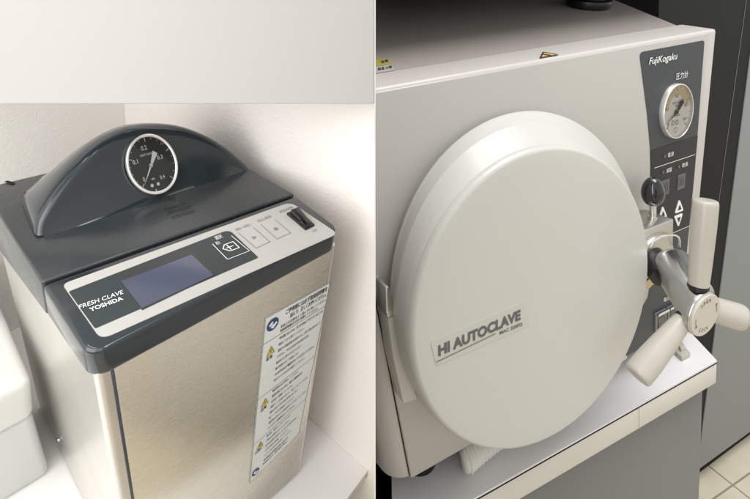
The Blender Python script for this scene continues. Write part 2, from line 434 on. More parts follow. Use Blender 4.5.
# domed gauge housing on the lid
AL = .6589; KS = 1.07; GC = V((.1598, .2386, .0156)); GR = .0377
gu = V((1, 0, 0)); gv = V((0, math.sin(AL), math.cos(AL))); gn = V((0, -math.cos(AL), math.sin(AL)))
outl = [(-.1375, -.0415), (-.1335, -.030), (-.1243, -.0185), (-.1041, .0020), (-.0775, .0235), (-.0508, .0400), (-.0191, .0492), (.0118, .0480), (.0489, .0362), (.0791, .0165), (.1024, -.0062), (.1188, -.0290), (.1300, -.0480), (.1305, -.0520)]
def catmull(p, n=5):
    o = []
    for i in range(len(p) - 1):
        a, b, c_, d = p[max(i - 1, 0)], p[i], p[i + 1], p[min(i + 2, len(p) - 1)]
        for k in range(n):
            t = k / n
            o.append(tuple(.5 * (2 * b[j] + (c_[j] - a[j]) * t + (2 * a[j] - 5 * b[j] + 4 * c_[j] - d[j]) * t * t + (3 * b[j] - a[j] - 3 * c_[j] + d[j]) * t ** 3) for j in (0, 1)))
    o.append(p[-1]); return o
ol = [(KS * a, KS * b) for a, b in catmull(outl)]
cb = (-.0037, -.0495)
def liddrop(p): return p - V((0, 0, 1)) * ((ln.dot(p) - ld) / ln.z)
def ring(scale, back, hs, lift=0.):
    r = []
    for u, v_ in ol:
        uu = cb[0] + (u - cb[0]) * scale; vv = cb[1] + (v_ - cb[1]) * scale
        p = GC + gu * uu + gv * vv + V((0, back, 0))
        base = liddrop(p)
        r.append(base.lerp(p, hs) + V((0, 0, lift)))
    return r
front = []
n = len(ol)
rings = [ring(.955, 0, 1), ring(.975, .0005, 1), ring(.99, .0025, 1), ring(1.0, .0065, 1), ring(1.0, .014, .985), ring(.99, .035, .90), ring(.97, .07, .66), ring(.94, .11, .30), ring(.90, .14, .0, -.002)]
bm = B()
vs = [[bm.verts.new(p) for p in r] for r in rings]
for a, b_ in zip(vs, vs[1:]):
    for i in range(n - 1): bm.faces.new((a[i], a[i + 1], b_[i + 1], b_[i]))
# the front face: a gently hollowed sheet from crest to crease, flaring forward at its foot
rows = 10
def face_pt(u, v_, t):
    """t 0 crest .. 1 foot"""
    p = GC + gu * u + gv * v_
    base = cb[1] - .0
    q_ = GC + gu * u + gv * (base + (u - cb[0]) * -.042)
    m_ = p.lerp(q_, t)
    foot = liddrop(GC + gu * u + gv * (base - (u - cb[0]) * .042)); 
    sag = .0055 * math.sin(PI * t) * max(0, 1 - abs(u) / .14)
    return m_ + gn * -sag
inner = [(cb[0] + (u - cb[0]) * .955, cb[1] + (v_ - cb[1]) * .955) for u, v_ in ol]
grid = [vs[0]]
for k in range(1, rows + 1):
    t = k / rows
    grid.append([bm.verts.new(face_pt(u, v_, t)) for u, v_ in inner])
# skirt spreading onto the lid
sk = []
for i, (u, v_) in enumerate(inner):
    f_ = max(0., 1 - (u / .137) ** 2)
    sk.append(bm.verts.new(liddrop(grid[-1][i].co + V((0, -.002 - .007 * f_, 0))) - V((0, 0, .0004))))
grid.append(sk)
for a, b_ in zip(grid, grid[1:]):
    for i in range(n - 1): bm.faces.new((a[i + 1], a[i], b_[i], b_[i + 1]))
dome = mk('gauge_housing', bm, 'slate', cl, smooth=60)
# cooling slits
bm = B()
for a, b_ in (((165, 209), (185, 203)), ((168, 212.6), (190, 206)), ((172, 216.7), (194.5, 210))):
    bm = B(); stroke(bm, [LD(*a, .0026), LD(*b_, .0026)], .0017, ln)
    mk('vent_slit', bm, 'gap', cl, smooth=None)
# lid notch
bm = B(); p = LD(10, 182.5); q = LD(5, 180); stroke(bm, [LD(6.5, 181.4, .0008), LD(13.5, 183.2, .0008)], .005, ln); mk('lid_catch', bm, 'gap', cl, smooth=None)

def gauge(parent, fr, C, u, v_, nrm, r, dial, bezel_w, ticks_col, needle, nums, printed, hub_r, bez, deep=.004, arcs=None, extra=None, red=None):
    g = parent
    bm = B()
    lathe(bm, C, nrm, [(-.002, r), (max(deep, .0030) + .0005, r), (max(deep, .0030) + .001, r - bezel_w * .3), (max(deep, .0030) + .001, r - bezel_w * .7), (max(deep, .0030), r - bezel_w), (.0008, r - bezel_w), (-.002, r - bezel_w)], 72)
    gz = mk('gauge', bm, bez, g, smooth=50)
    bm = B(); loft(bm, [circ(C - nrm * .001, nrm, r - bezel_w * .5, 72), circ(C + nrm * .001, nrm, r - bezel_w * .5, 72)]); mk('dial', bm, dial, gz, smooth=None)
    e = nrm * .0014
    def P(a, b_): return C + u * a + v_ * b_ + e
    ro = r - bezel_w
    if arcs:
        for (a0, a1, ri, re, mm) in arcs:
            bm = B(); N = 30
            for i in range(N):
                t0, t1 = (math.radians(a0 + (a1 - a0) * k / N) for k in (i, i + 1))
                flat(bm, [C + nrm * .0012 + u * (x * math.cos(t)) * ro + v_ * (x * math.sin(t)) * ro for x, t in ((ri, t0), (re, t0), (re, t1), (ri, t1))])
            mk('dial_band', bm, mm, gz, smooth=None)
    bm = B()
    a0, a1, cnt, major = ticks_col[1:]
    for i in range(cnt + 1):
        t = math.radians(a0 + (a1 - a0) * i / cnt); big = i % major == 0
        ri = .80 if big else .86
        stroke(bm, [P(ro * .95 * math.cos(t), ro * .95 * math.sin(t)), P(ro * ri * math.cos(t), ro * ri * math.sin(t))], .0009 if big else .0005, nrm)
    for s, (a, b_), w_, h_ in nums:
        write(bm, s, P(a - w_ / 2, b_ - h_ / 2), P(a + w_ / 2, b_ - h_ / 2), P(a - w_ / 2, b_ + h_ / 2), weight=.01)
    if extra: extra(bm, P)
    mk('dial_marks', bm, ticks_col[0], gz, smooth=None)
    if red:
        bm = B(); t = math.radians(red); stroke(bm, [P(ro * .95 * math.cos(t), ro * .95 * math.sin(t)), P(ro * .82 * math.cos(t), ro * .82 * math.sin(t))], .0016, nrm); mk('red_mark', bm, 'red', gz, smooth=None)
    tip, tail, hub = needle[:3]
    bm = B(); up = nrm * .0014
    T, Q, Hb = P(*tip) + up, P(*tail) + up, P(*hub) + up
    d = (T - Q).normalized(); s_ = d.cross(nrm)
    prism(bm, [T, Hb + s_ * r * .035, Q + s_ * r * .10, Q - s_ * r * .10, Hb - s_ * r * .035], nrm * .0003)
    mk('needle', bm, needle[3], gz, smooth=None)
    bm = B(); lathe(bm, C + u * hub[0] + v_ * hub[1], nrm, [(.001, hub_r), (.0034, hub_r), (.004, hub_r * .6)], 24); mk('needle_hub', bm, needle[4], gz)
    bm = B(); flat(bm, circ(C + nrm * max(deep, .0036), nrm, ro * 1.0, 72)); mk('gauge_glass', bm, 'glass', gz, smooth=None, recalc=False)
    return gz
def ex_l(bm, P):
    for x, y, k in ((-.009, -.0234, .0021), (-.0001, -.0237, .0021)):
        flat(bm, [P(x + k * math.cos(a), y + k * math.sin(a)) for a in [2 * PI * i / 14 for i in range(14)]])
    stroke(bm, [P(-.0054, -.029), P(-.0054, -.0335)], .0014, gn)
GDEF = (GC, gu, .87, gv, 1.12)
gauge(cl, FL, GC + gn * .001, gu * KS, gv * KS, gn, GR, 'dial_black', .0036, ('white_print', 225, -45, 16, 4),
      ((-.0195, -.0208), (.0086, .0125), (-.0025, -.0010), 'white_print', 'disc'),
      [('0', (-.0172, -.0140), .0028, .0052), ('0.1', (-.0215, .0075), .0072, .0050), ('0.2', (-.0045, .0205), .0082, .0055), ('0.3', (.0135, .0053), .0082, .0050), ('0.4', (.0085, -.0175), .0070, .0046),
       ('RIGHT GAUGE', (-.0035, .0125), .018, .0026), ('MPa', (-.0045, -.0165), .0050, .0024)], None, .0028, 'bezel', extra=ex_l, red=44)
GDEF = None

# warning label on the front
def FY(px, py, e=.0005): return aLy(px, py, .0008 - e)
cr = [FY(265.5, 318.5), FY(330, 282.5), FY(298.5, 434), FY(249.5, 483)]
bm = B(); prism(bm, round_poly(cr, .002), (0, .0004, 0)); lb = mk('warning_label', bm, 'paper', cl, smooth=None)
def LB(u, v_, e=.0004):   # u 0..1 left to right, v 0..1 top to bottom
    p = cr[0].lerp(cr[1], u).lerp(cr[3].lerp(cr[2], u), v_); return p + V((0, -e, 0))
bm = B(); nn = V((0, -1, 0))
fr_ = [LB(.0, .0), LB(1, .0), LB(1, 1), LB(.0, 1)]
stroke(bm, fr_, .0007, nn, True)
for v_ in (.135, .445, .735): stroke(bm, [LB(0, v_), LB(1, v_)], .0006, nn)
def ltext(s, u0, u1, v_, h, weight=.0): write(bm, s, LB(u0, v_ + h), LB(u1, v_ + h), LB(u0, v_), weight=weight)
ltext('ご使用前には必ず取扱説明書を', .30, .97, .014, .028, .02)
ltext('読んで、正しくお使いください。', .38, .97, .048, .026, .02)
rowsT = [('安全上の注意をよく読んで使用してください', .25, .98, .086), ('取扱説明書は大切に保管してください。', .25, .86, .109)]
body = ['蓋を開けるときは、圧力が完全に下がっていることを', '確認してから開けてください。', '運転中や運転直後は高温のため、本体や蓋に触れないで', 'ください。やけどのおそれがあります。', '●排気口に顔や手を近づけない', '●可燃物の近くで使用しない', '水の補給は必ず電源を切ってから行ってください。', '給水タンクの水位を確認してください。', '●使用後は必ず排水してください', '異常を感じたときは、直ちに電源を切り', '販売店へ連絡してください。', '電源コードを傷つけたり、加工しないでください。', '濡れた手でプラグの抜き差しをしない', '●アースを必ず接続してください', '滅菌物は定められた量を超えて入れないでください。', 'フィルターの清掃を行ってください。', '●分解、改造をしないでください', '点検は定期的に行ってください。', '圧力計の針が0を示していることを確かめる', '水平な場所に設置してください。', 'パッキンの汚れを拭き取ってください。', '●不明な点は販売店へ問い合わせる']
for s, a, b_, v_ in rowsT: ltext(s, a, b_, v_, .017, .012)
v_ = .150
for i, s in enumerate(body):
    if abs(v_ - .445) < .02: v_ = .455
    if abs(v_ - .735) < .02: v_ = .748
    ltext(s, .25, .25 + min(.72, .030 * len(s)), v_, .0165, .016 if i % 3 == 0 else .004); v_ += .0345
ltext('警告', .07, .17, .222, .022, .02); ltext('注意', .07, .17, .522, .022, .02); ltext('お願い', .05, .20, .800, .018, .01)
ltext('製造販売元  東京都台東区', .24, .72, .945, .018)
mk('label_writing', bm, 'black_print', lb, smooth=None)
for u0, v0 in ((.13, .195), (.13, .495), (.13, .775)):
    bm = B(); flat(bm, [LB(u0 - .055, v0 + .018, .0006), LB(u0 + .055, v0 + .018, .0006), LB(u0, v0 - .022, .0006)])
    hz = mk('hazard_triangle', bm, 'yellow', lb, smooth=None)
for u0, v0 in ((.13, .195), (.13, .495), (.13, .775)):
    bm = B(); stroke(bm, [LB(u0 - .055, v0 + .018, .0008), LB(u0 + .055, v0 + .018, .0008), LB(u0, v0 - .022, .0008)], .0007, nn, True)
    stroke(bm, [LB(u0, v0 - .008, .0008), LB(u0, v0 + .008, .0008)], .0011, nn)
    mk('hazard_outline', bm, 'black_print', lb, smooth=None)
bm = B()
for u0, v0, k in ((.115, .052, .0105), (.10, .955, .0075)):
    c = LB(u0, v0, .0006)
    bm = B(); flat(bm, [c + V((k * .85 * math.cos(a), 0, k * math.sin(a))) for a in [2 * PI * i / 28 for i in range(28)]])
    mk('round_emblem', bm, 'blue_print', lb, smooth=None)
for u0, v0, k in ((.115, .052, .0105), (.10, .955, .0075)):
    bm = B(); c = LB(u0, v0, .0009)
    flat(bm, [c + V((k * x, 0, k * z)) for x, z in ((-.62, .1), (-.15, .62), (.05, .35), (-.3, -.15))])
    flat(bm, [c + V((k * x, 0, k * z)) for x, z in ((-.35, -.35), (.45, .25), (.65, -.05), (.1, -.7))])
    stroke(bm, [c + V((-k * .3, 0, -k * .05)), c + V((k * .35, 0, k * .0))], k * .14, nn)
    mk('emblem_figure', bm, 'white_print', lb, smooth=None)
# little screws and a foot
bm = B(); lathe(bm, (.005, .262, -.46), (-1, 0, 0), [(-.002, .0025), (.0006, .0025), (.001, .001)], 20); mk('side_screw', bm, 'chrome', cl)
bm = B()
for x, y in ((.04, .03), (.26, .03), (.04, .36), (.26, .36)):
    bm = B(); lathe(bm, (x, y, -H), (0, 0, 1), [(0, .012), (.006, .012)], 20); mk('foot', bm, 'black', cl)

# container beside the machine
ct = thing('plastic_container', 'milky white plastic storage tub standing left of the steel sterilizer', 'container', FL, (-.17, .36, -H))
bm = B()
hexa(bm, [(-.34, .268, -H), (-.012, .262, -H), (-.014, .56, -H), (-.34, .56, -H), (-.35, .262, -.37), (-.019, .258, -.37), (-.021, .57, -.37), (-.35, .57, -.37)], bev=.012, seg=5)
mk('tub', bm, 'milky2', ct)
bm = B()
hexa(bm, [(-.353, .257, -.372), (-.0165, .254, -.372), (-.0185, .62, -.372), (-.353, .62, -.372), (-.349, .262, -.296), (-.0115, .259, -.296), (-.014, .61, -.296), (-.349, .61, -.296)], bev=.014, seg=5)
mk('tub_lid', bm, 'milky', ct)

# left bay setting
bm = B()
c0, c1 = V((.385, -.073, -H)), V((.334, -.0803, -H))
dd = (c1 - c0).normalized()
wdir = V((-.158, .987, 0)).normalized(); wn = V((.9874, .158, 0)).normalized(); wd = wn.dot(V((.385, -.073, 0)))
cornerp = V((wd / wn.x - .16 * .6345, .6345, 0))
bdir = V((-.987, -.158, 0))
p2 = c0 + dd * 1.2
top = [c0, V((cornerp.x, cornerp.y, -H)), V((cornerp.x, cornerp.y, -H)) + bdir * 1.3, p2]
prism(bm, top, (0, 0, -.03), bev=.0008)
mk('white_counter', bm, 'l_counter', fr=FL, loc=(0, 0, -H), clip='L', label='white countertop under the stainless steel sterilizer and plastic tub', cat='counter')
bm = B()
a = V((.385, -.073, 0)) - wdir * .30 
q = [V((a.x, a.y, -1.0)), V((a.x, a.y, .42)), V((cornerp.x, cornerp.y, .42)), V((cornerp.x, cornerp.y, -1.0))]
prism(bm, q, wn * .03)
mk('wall', bm, 'plaster', fr=FL, loc=(cornerp.x, cornerp.y, -H), clip='L', kind='structure')
bm = B()
e_ = V((cornerp.x, cornerp.y, 0)) + bdir * 1.5; cp = V((cornerp.x, cornerp.y, 0)) + wn * .03
q = [V((cp.x, cp.y, -1.0)), V((cp.x, cp.y, .42)), V((e_.x, e_.y, .42)), V((e_.x, e_.y, -1.0))]
prism(bm, q, V((-.158, .987, 0)) * .03)
mk('back_wall', bm, 'plaster2', fr=FL, loc=(cornerp.x, cornerp.y, -H), clip='L', kind='structure')
# cream board continuing below the counter edge
bm = B()
q = [at(FL, x, y, wn, wd - .003) for x, y in ((369.2, 473.5), (377, 445), (377, 503), (346, 503))]
prism(bm, q, wn * .0025)
mk('wall_board', bm, 'cream_board', fr=FL, loc=q[0], clip='L', label='narrow cream board on the wall beside the white counter corner', cat='board')
# beige block added to fill the blank strip atop the left bay
def cam(x, y, d): return FR @ (CO + RR.transposed() @ V((x, y, d)))
bm = B()
d0, d1 = .60, .635
vs8 = []
for d in (d0, d1):
    for x, y in ((-.95, .0045), ((375.5 - 375) / 500 * d0 - .0014, .0045), ((375.5 - 375) / 500 * d0 - .0014, -.135), (-.95, -.135)): vs8.append(FRi @ cam(x, y, d))
hexa(bm, vs8, bev=.0006, seg=1)
mk('blank_fill_block', bm, 'beige', fr=FR, loc=(-.9, .2, .2), label='plain flat beige block added to fill the blank area above the slate lidded sterilizer', cat='panel')
# thin sheet added between the bays to keep their light apart
bm = B()
vs8 = []
for d in (.17, 1.9):
    for x, y in ((-.0017 * d, 1.5), (0, 1.5), (0, -.9), (-.0017 * d, -.9)): vs8.append(FRi @ cam(x + .001 * d, y, d))
hexa(bm, vs8)
mk('added_partition', bm, 'added_partition', fr=FR, loc=(-.4, 0, -.4), label='thin upright sheet added between the two machines to keep their light apart', cat='added_partition')

# =================================================================== RIGHT BAY
ZB = -.352; ZC = -.385
au = thing('autoclave', 'cream benchtop autoclave with big round door cover and three-armed steel lock handle', 'autoclave', FR, (-.22, .2, ZC))
def xr_(z): return .107 * z          # the casing's right crease leans very slightly
# casing (outer shell)
bm = B()
prof = [V((-.4421 + .0005, 0, .002)), V((.0185, 0, .002)), V((.0185 + .107 * -.352, 0, ZB)), V((-.4125, 0, ZB))]
f = [(-.462, .012, ZB - .004), (-.019, .0, ZB), (.03, .45, ZB), (-.462, .45, ZB), (-.462, .012, .0), (.0175, .0, .0), (.18, .45, .0), (-.462, .45, .0)]
f[0] = (-.4285, .030, ZB - .006)
hexa(bm, [(-.4290, .0, ZB - .004), (-.0195, .0, ZB + .003), (.10, .45, ZB), (-.47, .45, ZB),
          (-.4560, .0, .0), (.0175, .0, .0), (.19, .45, .10), (-.47, .45, .10)], edges=[(0, 4)], eb=.022, es=8, bev=.004, seg=4)
bm.free()
bm = B()
# front part of the casing with its top bezel, then the rising top cover
hexa(bm, [(-.4290, .001, ZB - .004), (-.0195, .001, ZB + .003), (.020, .052, ZB + .003), (-.4360, .052, ZB - .004),
          (-.4560, .001, .0), (.0175, .001, .0), (.0335, .052, .004), (-.4630, .052, .004)], edges=[(0, 4)], eb=.018, es=8, bev=.0035, seg=4)
mk('front_frame', bm, 'cream_side', au, clip='R')
bm = B()
hexa(bm, [(-.4290, .0535, ZB - .004), (.010, .0535, ZB + .003), (.10, .45, ZB), (-.47, .45, ZB),
          (-.4590, .0535, .0015), (.0335, .0535, .0015), (.190, .45, .101), (-.47, .45, .101)], bev=.003, seg=3)
mk('casing', bm, 'top', au, clip='R')
# front panel, slightly proud, with dark shadow gap round its left side
bm = B()
q = [V((-.4421, -.0015, -.0022)), V((-.0005, -.0015, -.0022)), V((-.0385, -.0015, ZB + .004)), V((-.4125, -.0015, ZB - .003))]
prism(bm, q, (0, .006, 0), bev=.0018, seg=3)
mk('front_panel', bm, 'cream', au, clip='R')
bm = B(); stroke(bm, [V((-.4424, .0004, -.004)), V((-.4128, .0004, ZB))], .0016, (0, -1, 0)); mk('seam', bm, 'gap', au, smooth=None, clip='R')
# control fascia
def FP(px, py, e=.0022): return aR(px, py, -e)
q = [V((x, -.0020, z)) for x, z in ((-.1145, -.0095), (-.0090, -.0095), (-.0200, -.16), (-.0410, -.349), (-.1345, -.349), (-.1225, -.322), (-.112, -.303), (-.098, -.290), (-.0930, -.27), (-.0930, -.22), (-.0955, -.162), (-.0955, -.135), (-.0965, -.115), (-.1020, -.075), (-.1100, -.033))]
q = [p for p in q]
bm = B(); prism(bm, round_poly(q, [.006, .004] + [0.002] * 13, 4), (0, .0008, 0)); fs = mk('control_fascia', bm, 'charcoal', au, smooth=None)
q = [V((x, -.0024, z)) for x, z in ((-.0963, -.1165), (-.0168, -.1165), (-.0275, -.2215), (-.0925, -.2215), (-.0950, -.162), (-.0952, -.135))]
bm = B(); prism(bm, q, (0, .0003, 0)); mk('display_area', bm, 'panel_black', au, smooth=None)
bm = B()
write(bm, 'FujiKogaku', V((-.1010, -.0028, -.0262)), V((-.0560, -.0028, -.0262)), V((-.1010, -.0028, -.0170)), shear=.25, weight=.008)
mk('fascia_lettering', bm, 'white_print', fs, smooth=None); bm = B()
write(bm, '圧力計', V((-.0575, -.0028, -.0465)), V((-.0375, -.0028, -.0465)), V((-.0575, -.0028, -.0390)))
mk('fascia_lettering', bm, 'white_print', fs, smooth=None); bm = B()
write(bm, '電源', V((-.0690, -.0028, -.1305)), V((-.0590, -.0028, -.1305)), V((-.0690, -.0028, -.1255)))
mk('fascia_lettering', bm, 'white_print', fs, smooth=None); bm = B()
write(bm, '滅菌', V((-.0710, -.0028, -.1480)), V((-.0620, -.0028, -.1480)), V((-.0710, -.0028, -.1430)))
mk('fascia_lettering', bm, 'white_print', fs, smooth=None); bm = B()
write(bm, '乾燥', V((-.0440, -.0028, -.1480)), V((-.0340, -.0028, -.1480)), V((-.0440, -.0028, -.1430)))
mk('fascia_lettering', bm, 'white_print', fs, smooth=None); bm = B()
stroke(bm, [V((-.0905, -.0028, -.1375)), V((-.0220, -.0028, -.1375))], .0006, (0, -1, 0))
mk('fascia_line', bm, 'white_print', fs, smooth=None); bm = B()
stroke(bm, [V((-.0850, -.0028, -.2225)), V((-.0290, -.0028, -.2225))], .0006, (0, -1, 0))
mk('fascia_lettering', bm, 'white_print', fs, smooth=None); bm = B()
write(bm, '電源', V((-.0720, -.0028, -.3045)), V((-.0610, -.0028, -.3045)), V((-.0720, -.0028, -.2995)))
mk('fascia_lettering', bm, 'white_print', fs, smooth=None)
bm = B()
for x, z in ((-.0745, -.1280), (-.0770, -.1455), (-.0500, -.1455)):
    bm = B(); prism(bm, [V((x + .0016 * math.cos(a), -.0034, z + .0016 * math.sin(a))) for a in [i * PI / 8 for i in range(16)]], (0, .001, 0))
    mk('indicator_lamp', bm, 'led', fs)
for x, z in ((-.0730, -.1640), (-.0455, -.1640)):
    bm = B(); prism(bm, [V((x - .0065, -.0030, z - .0088)), V((x + .0065, -.0030, z - .0088)), V((x + .0075, -.0030, z + .0088)), V((x - .0055, -.0030, z + .0088))], (0, .0006, 0)); dg_ = mk('digit_window', bm, 'led', au, smooth=None)
    bm = B(); write(bm, '00', V((x - .0045, -.0033, z - .006)), V((x + .0050, -.0033, z - .006)), V((x - .0045, -.0033, z + .006))); mk('digits', bm, 'logo_grey', dg_, smooth=None)
for x, z, s in ((-.0480, -.1925, 1), (-.0490, -.2100, -1), (-.0765, -.1925, 1), (-.0775, -.2100, -1)):
    p = [V((x - .0075, -.0034, z - .0072 * s)), V((x + .0075, -.0034, z - .0072 * s)), V((x, -.0034, z + .0078 * s))]
    bm = B(); prism(bm, round_poly(p, .0025), (0, .0012, 0)); k_ = mk('arrow_key', bm, 'white_print', au, smooth=None)
    c = sum(p, V()) / 3
    bm = B(); flat(bm, [c + (v_ - c) * .42 + V((0, -.0004, 0)) for v_ in p]); mk('arrow', bm, 'panel_black', k_, smooth=None)
# rocker switches low on the fascia
for x0, x1 in ((-.0865, -.0675), (-.0650, -.0480)):
    bm = B(); hexa(bm, [(x0, -.004, -.338), (x1, -.004, -.338), (x1, .0, -.338), (x0, .0, -.338), (x0, -.004, -.314), (x1, -.004, -.314), (x1, .0, -.314), (x0, .0, -.314)], bev=.0008, seg=2)
    s1 = mk('rocker_switch', bm, 'grey_print', au)
    bm = B(); hexa(bm, [(x0 + .003, -.0065, -.335), (x1 - .003, -.0065, -.335), (x1 - .003, -.003, -.335), (x0 + .003, -.003, -.335), (x0 + .003, -.0045, -.319), (x1 - .003, -.0045, -.319), (x1 - .003, -.003, -.319), (x0 + .003, -.003, -.319)], bev=.0005, seg=1)
    mk('rocker', bm, 'led', s1)
    bm = B(); box(bm, x0, x1, -.0075, -.004, -.3155, -.3125, .0005, 1); mk('switch_rim', bm, 'chrome', s1)
# pressure gauge
RC = V((-.0585, -.0036, -.0800)); ru, rv, rn = V((1, 0, 0)), V((0, 0, 1)), V((0, -1, 0))
def ex_r(bm, P):
    for x, y, k in ((-.007, -.0120, .0024), (.001, -.0125, .0024)):
        stroke(bm, [P(x + k * math.cos(a), y + k * math.sin(a)) for a in [2 * PI * i / 12 for i in range(12)]], .0006, rn, True)
    stroke(bm, [P(-.0015 + .0030 * math.cos(a), -.021 + .0030 * math.sin(a)) for a in [2 * PI * i / 12 for i in range(12)]], .0004, rn, True)
    stroke(bm, [P(-.004, -.0048), P(.006, -.0050)], .0010, rn)
GDEF = (RC, ru, .83, rv, 1.0)
gauge(au, FR, RC, ru, rv, rn, .0300, 'dial_white', .0015, ('grey_print', 222, -42, 16, 4),
      ((-.0225, -.0105), (.0098, .0105), (-.0022, -.0008), 'black_print', 'black_print'),
      [('0', (-.0165, -.0125), .0022, .0040), ('0.1', (-.0195, .0050), .0060, .0036), ('0.2', (.000, .0170), .0062, .0038), ('0.3', (.0185, .0045), .0060, .0036), ('0.4', (.0165, -.0110), .0060, .0036),
       ('RIGHT GAUGE', (-.0005, .0095), .0165, .0024), ('MPa', (.0, .0062), .0052, .0020)], None, .0022, 'bezel', deep=.0010,
      arcs=[(172, 12, .62, 1.0, 'dial_amber'), (222, 178, .90, 1.0, 'green')], extra=ex_r)
GDEF = None

# round door cover
def ell(cx, cz, a, b_, th, y, k=1., N=96, slide=None):
    out = []
    for i in range(N):
        t = 2 * PI * i / N; u = a * k * math.cos(t - th); w = b_ * k * math.sin(t - th)
        out.append(V((cx + u * math.cos(th) - w * math.sin(th), y, cz + u * math.sin(th) + w * math.cos(th))))
    return out
eB = (-.2747, -.2050, .1430, .1702, .3883); eM = (-.2864, -.1978, .1346, .1569, .4264); eF = (-.2970, -.1936, .1272, .1374, .4804)
rings = [ell(*eB, -.002, .93), ell(*eB, -.008, .985), ell(*eB, -.013, 1.0), ell(*eB, -.0155, .999)]
for k in range(1, 6):
    t = k / 5; rings.append([p.lerp(q, t) for p, q in zip(ell(*eB, -.0155, .999), ell(*eM, -.030, 1.0))])
for k in range(1, 7):
    t = k / 7; bulge = math.sin(PI * t) * .012
    rings.append([p.lerp(q, t) + (p.lerp(q, t) - V((-.292, 0, -.196))).normalized() * 0 + V((0, 0, 0)) for p, q in zip(ell(*eM, -.030, 1.0 + 0), ell(*eF, -.0475, 1.004))])
for k, dy in [(.966 + .034 * math.cos(j * PI / 24), -.0485 - .0061 * math.sin(j * PI / 24)) for j in range(13)] + [(.93, -.0549), (.88, -.0551), (.5, -.0552), (.08, -.0552)]:
    rings.append(ell(eF[0], eF[1], eF[2], eF[3], eF[4], dy + .001, k))
bm = B(); loft(bm, rings); dr = mk('door_cover', bm, 'cover', au, smooth=14)
def DY(px, py, e=.0): return aR(px, py, -.0545 - e)
q = [DY(430.5, 342.0), DY(525.5, 300.8), DY(530, 325), DY(436.5, 366)]
bm = B(); prism(bm, round_poly(q, .003), (0, .0006, 0)); npl = mk('nameplate', bm, 'nameplate', dr, smooth=None)
bm = B()
write(bm, 'HI AUTOCLAVE', DY(438.6, 356.8, .0004), DY(522.0, 319.2, .0004), DY(436.6, 346.4, .0004), shear=.16, weight=.045)
write(bm, 'MAC 220FD', DY(500, 334.8, .0004), DY(523.0, 325.4, .0004), DY(499, 331.8, .0004), shear=.16, weight=.02)
stroke(bm, [DY(437, 362, .0004), DY(495.5, 333.8, .0004)], .0006, (0, -1, 0))
mk('nameplate_lettering', bm, 'logo_grey', npl, smooth=None)

# hinge at the left of the door
def pz(px, py, y): return aR(px, py, y)
bm = B()
q = [pz(x, y, -.0185) for x, y in ((385.6, 288), (389, 286.4), (393.5, 305.5), (401.5, 312.5), (388, 318), (386.3, 312))]
prism(bm, q, (0, .0180, 0), bev=.0008); hg = mk('hinge_bracket', bm, 'steel_plate', au, clip='R')
bm = B()
q = [pz(x, y, -.0180) for x, y in ((388, 318.4), (402, 313.5), (406, 350), (417, 399.5), (403.5, 404), (393, 357))]
prism(bm, q, (0, .0175, 0), bev=.0012); mk('hinge_strip', bm, 'hinge_white', au, clip='R')

# latch block, ball knob, boot, hub with three grips
YF = -.034
cT = aR(673.7, 219, YF)
bm = B(); box(bm, cT.x - .065, cT.x, YF, -.002, cT.z - .064, cT.z, .0012, 2); mk('latch_block', bm, 'steel_plate', au)
kb = aR(653, 191.5, -.020)
bm = B(); lathe(bm, kb, (0, 0, 1), [(-.0155 * math.cos(i * PI / 14), max(.0112 * math.sin(i * PI / 14) ** .9 * (1 + .10 * -math.cos(i * PI / 14) * -1), .0002)) for i in range(15)], 40); mk('ball_knob', bm, 'gloss_black', au, smooth=80)
bm = B(); lathe(bm, (kb.x, kb.y, cT.z), (0, 0, 1), [(-.002, .0045), (.002, .0045), (.0022, .0034), (kb.z - cT.z - .010, .0034)], 24); mk('knob_stem', bm, 'chrome', au)
far = aR(671, 263, -.052); C2 = V((-.1695, -.1058, -.2243)); nd = V((.006, -.998, -.057)).normalized()
ax = (C2 - far).normalized()
bo = aR(656, 262, -.040)
bm = B(); lathe(bm, aR(657, 258, -.0352), (0, -1, 0), [(-.002, .024), (.0012, .024), (.0018, .022)], 48); mk('lock_ring', bm, 'steel_plate', au)
bm = B(); lathe(bm, bo + V((.002, .006, 0)), ax, [(-.006, .0130), (.004, .0140), (.012, .0135), (.018, .012), (.026, .011)], 40); mk('rubber_boot', bm, 'black', au)
q = [aR(*p, -.040) for p in ((650, 248), (653, 241.5), (661, 236.6), (669, 235), (675, 235.2), (678.5, 237), (679.6, 241), (679.4, 247))]
bm = B()
q = [tuple(v_) for v_ in q]
tube(bm, q, .0011, 8)
mk('spring_clip', bm, 'chrome', au)
bm = B(); lathe(bm, aR(646.5, 282.5, -.035), (0, -1, 0), [(-.004, .006), (.002, .006), (.003, .005)], 24); mk('lock_pin', bm, 'brass', au)
# hub
hb = thing('lock_handle', 'three-armed autoclave lock handle with steel hub and cream grips', 'handle', FR, far)
bpy.data.objects.remove(hb)
hub_parent = au
R0 = .0185
def disc_ring(k, off): 
    return [p for p in circ(C2 + nd * off, nd, .0197 * k, 64)]
def far_ring(k, off, r=R0):
    out = []
    for p in disc_ring(1, 0):
        d = p - C2; d = d - ax * d.dot(ax)
        out.append(far + ax * off + d.normalized() * r * k)
    return out
LH = (C2 - far).length
R0 = .0172
rr_ = [far_ring(.55, -.004), far_ring(.80, -.003), far_ring(.94, 0), far_ring(1.0, .004), far_ring(1.03, LH - .022, .0180)]
fl_ = rr_[-1]; en = disc_ring(1.02, -.0035)
for k in range(1, 10): t = k / 10; rr_.append([a_.lerp(b_, t) for a_, b_ in zip(fl_, en)])
rr_ += [en, disc_ring(1.0, -.0012), disc_ring(.95, -.0006)]
bm = B(); loft(bm, rr_); hub = mk('hub', bm, 'hubsteel', au, smooth=50)
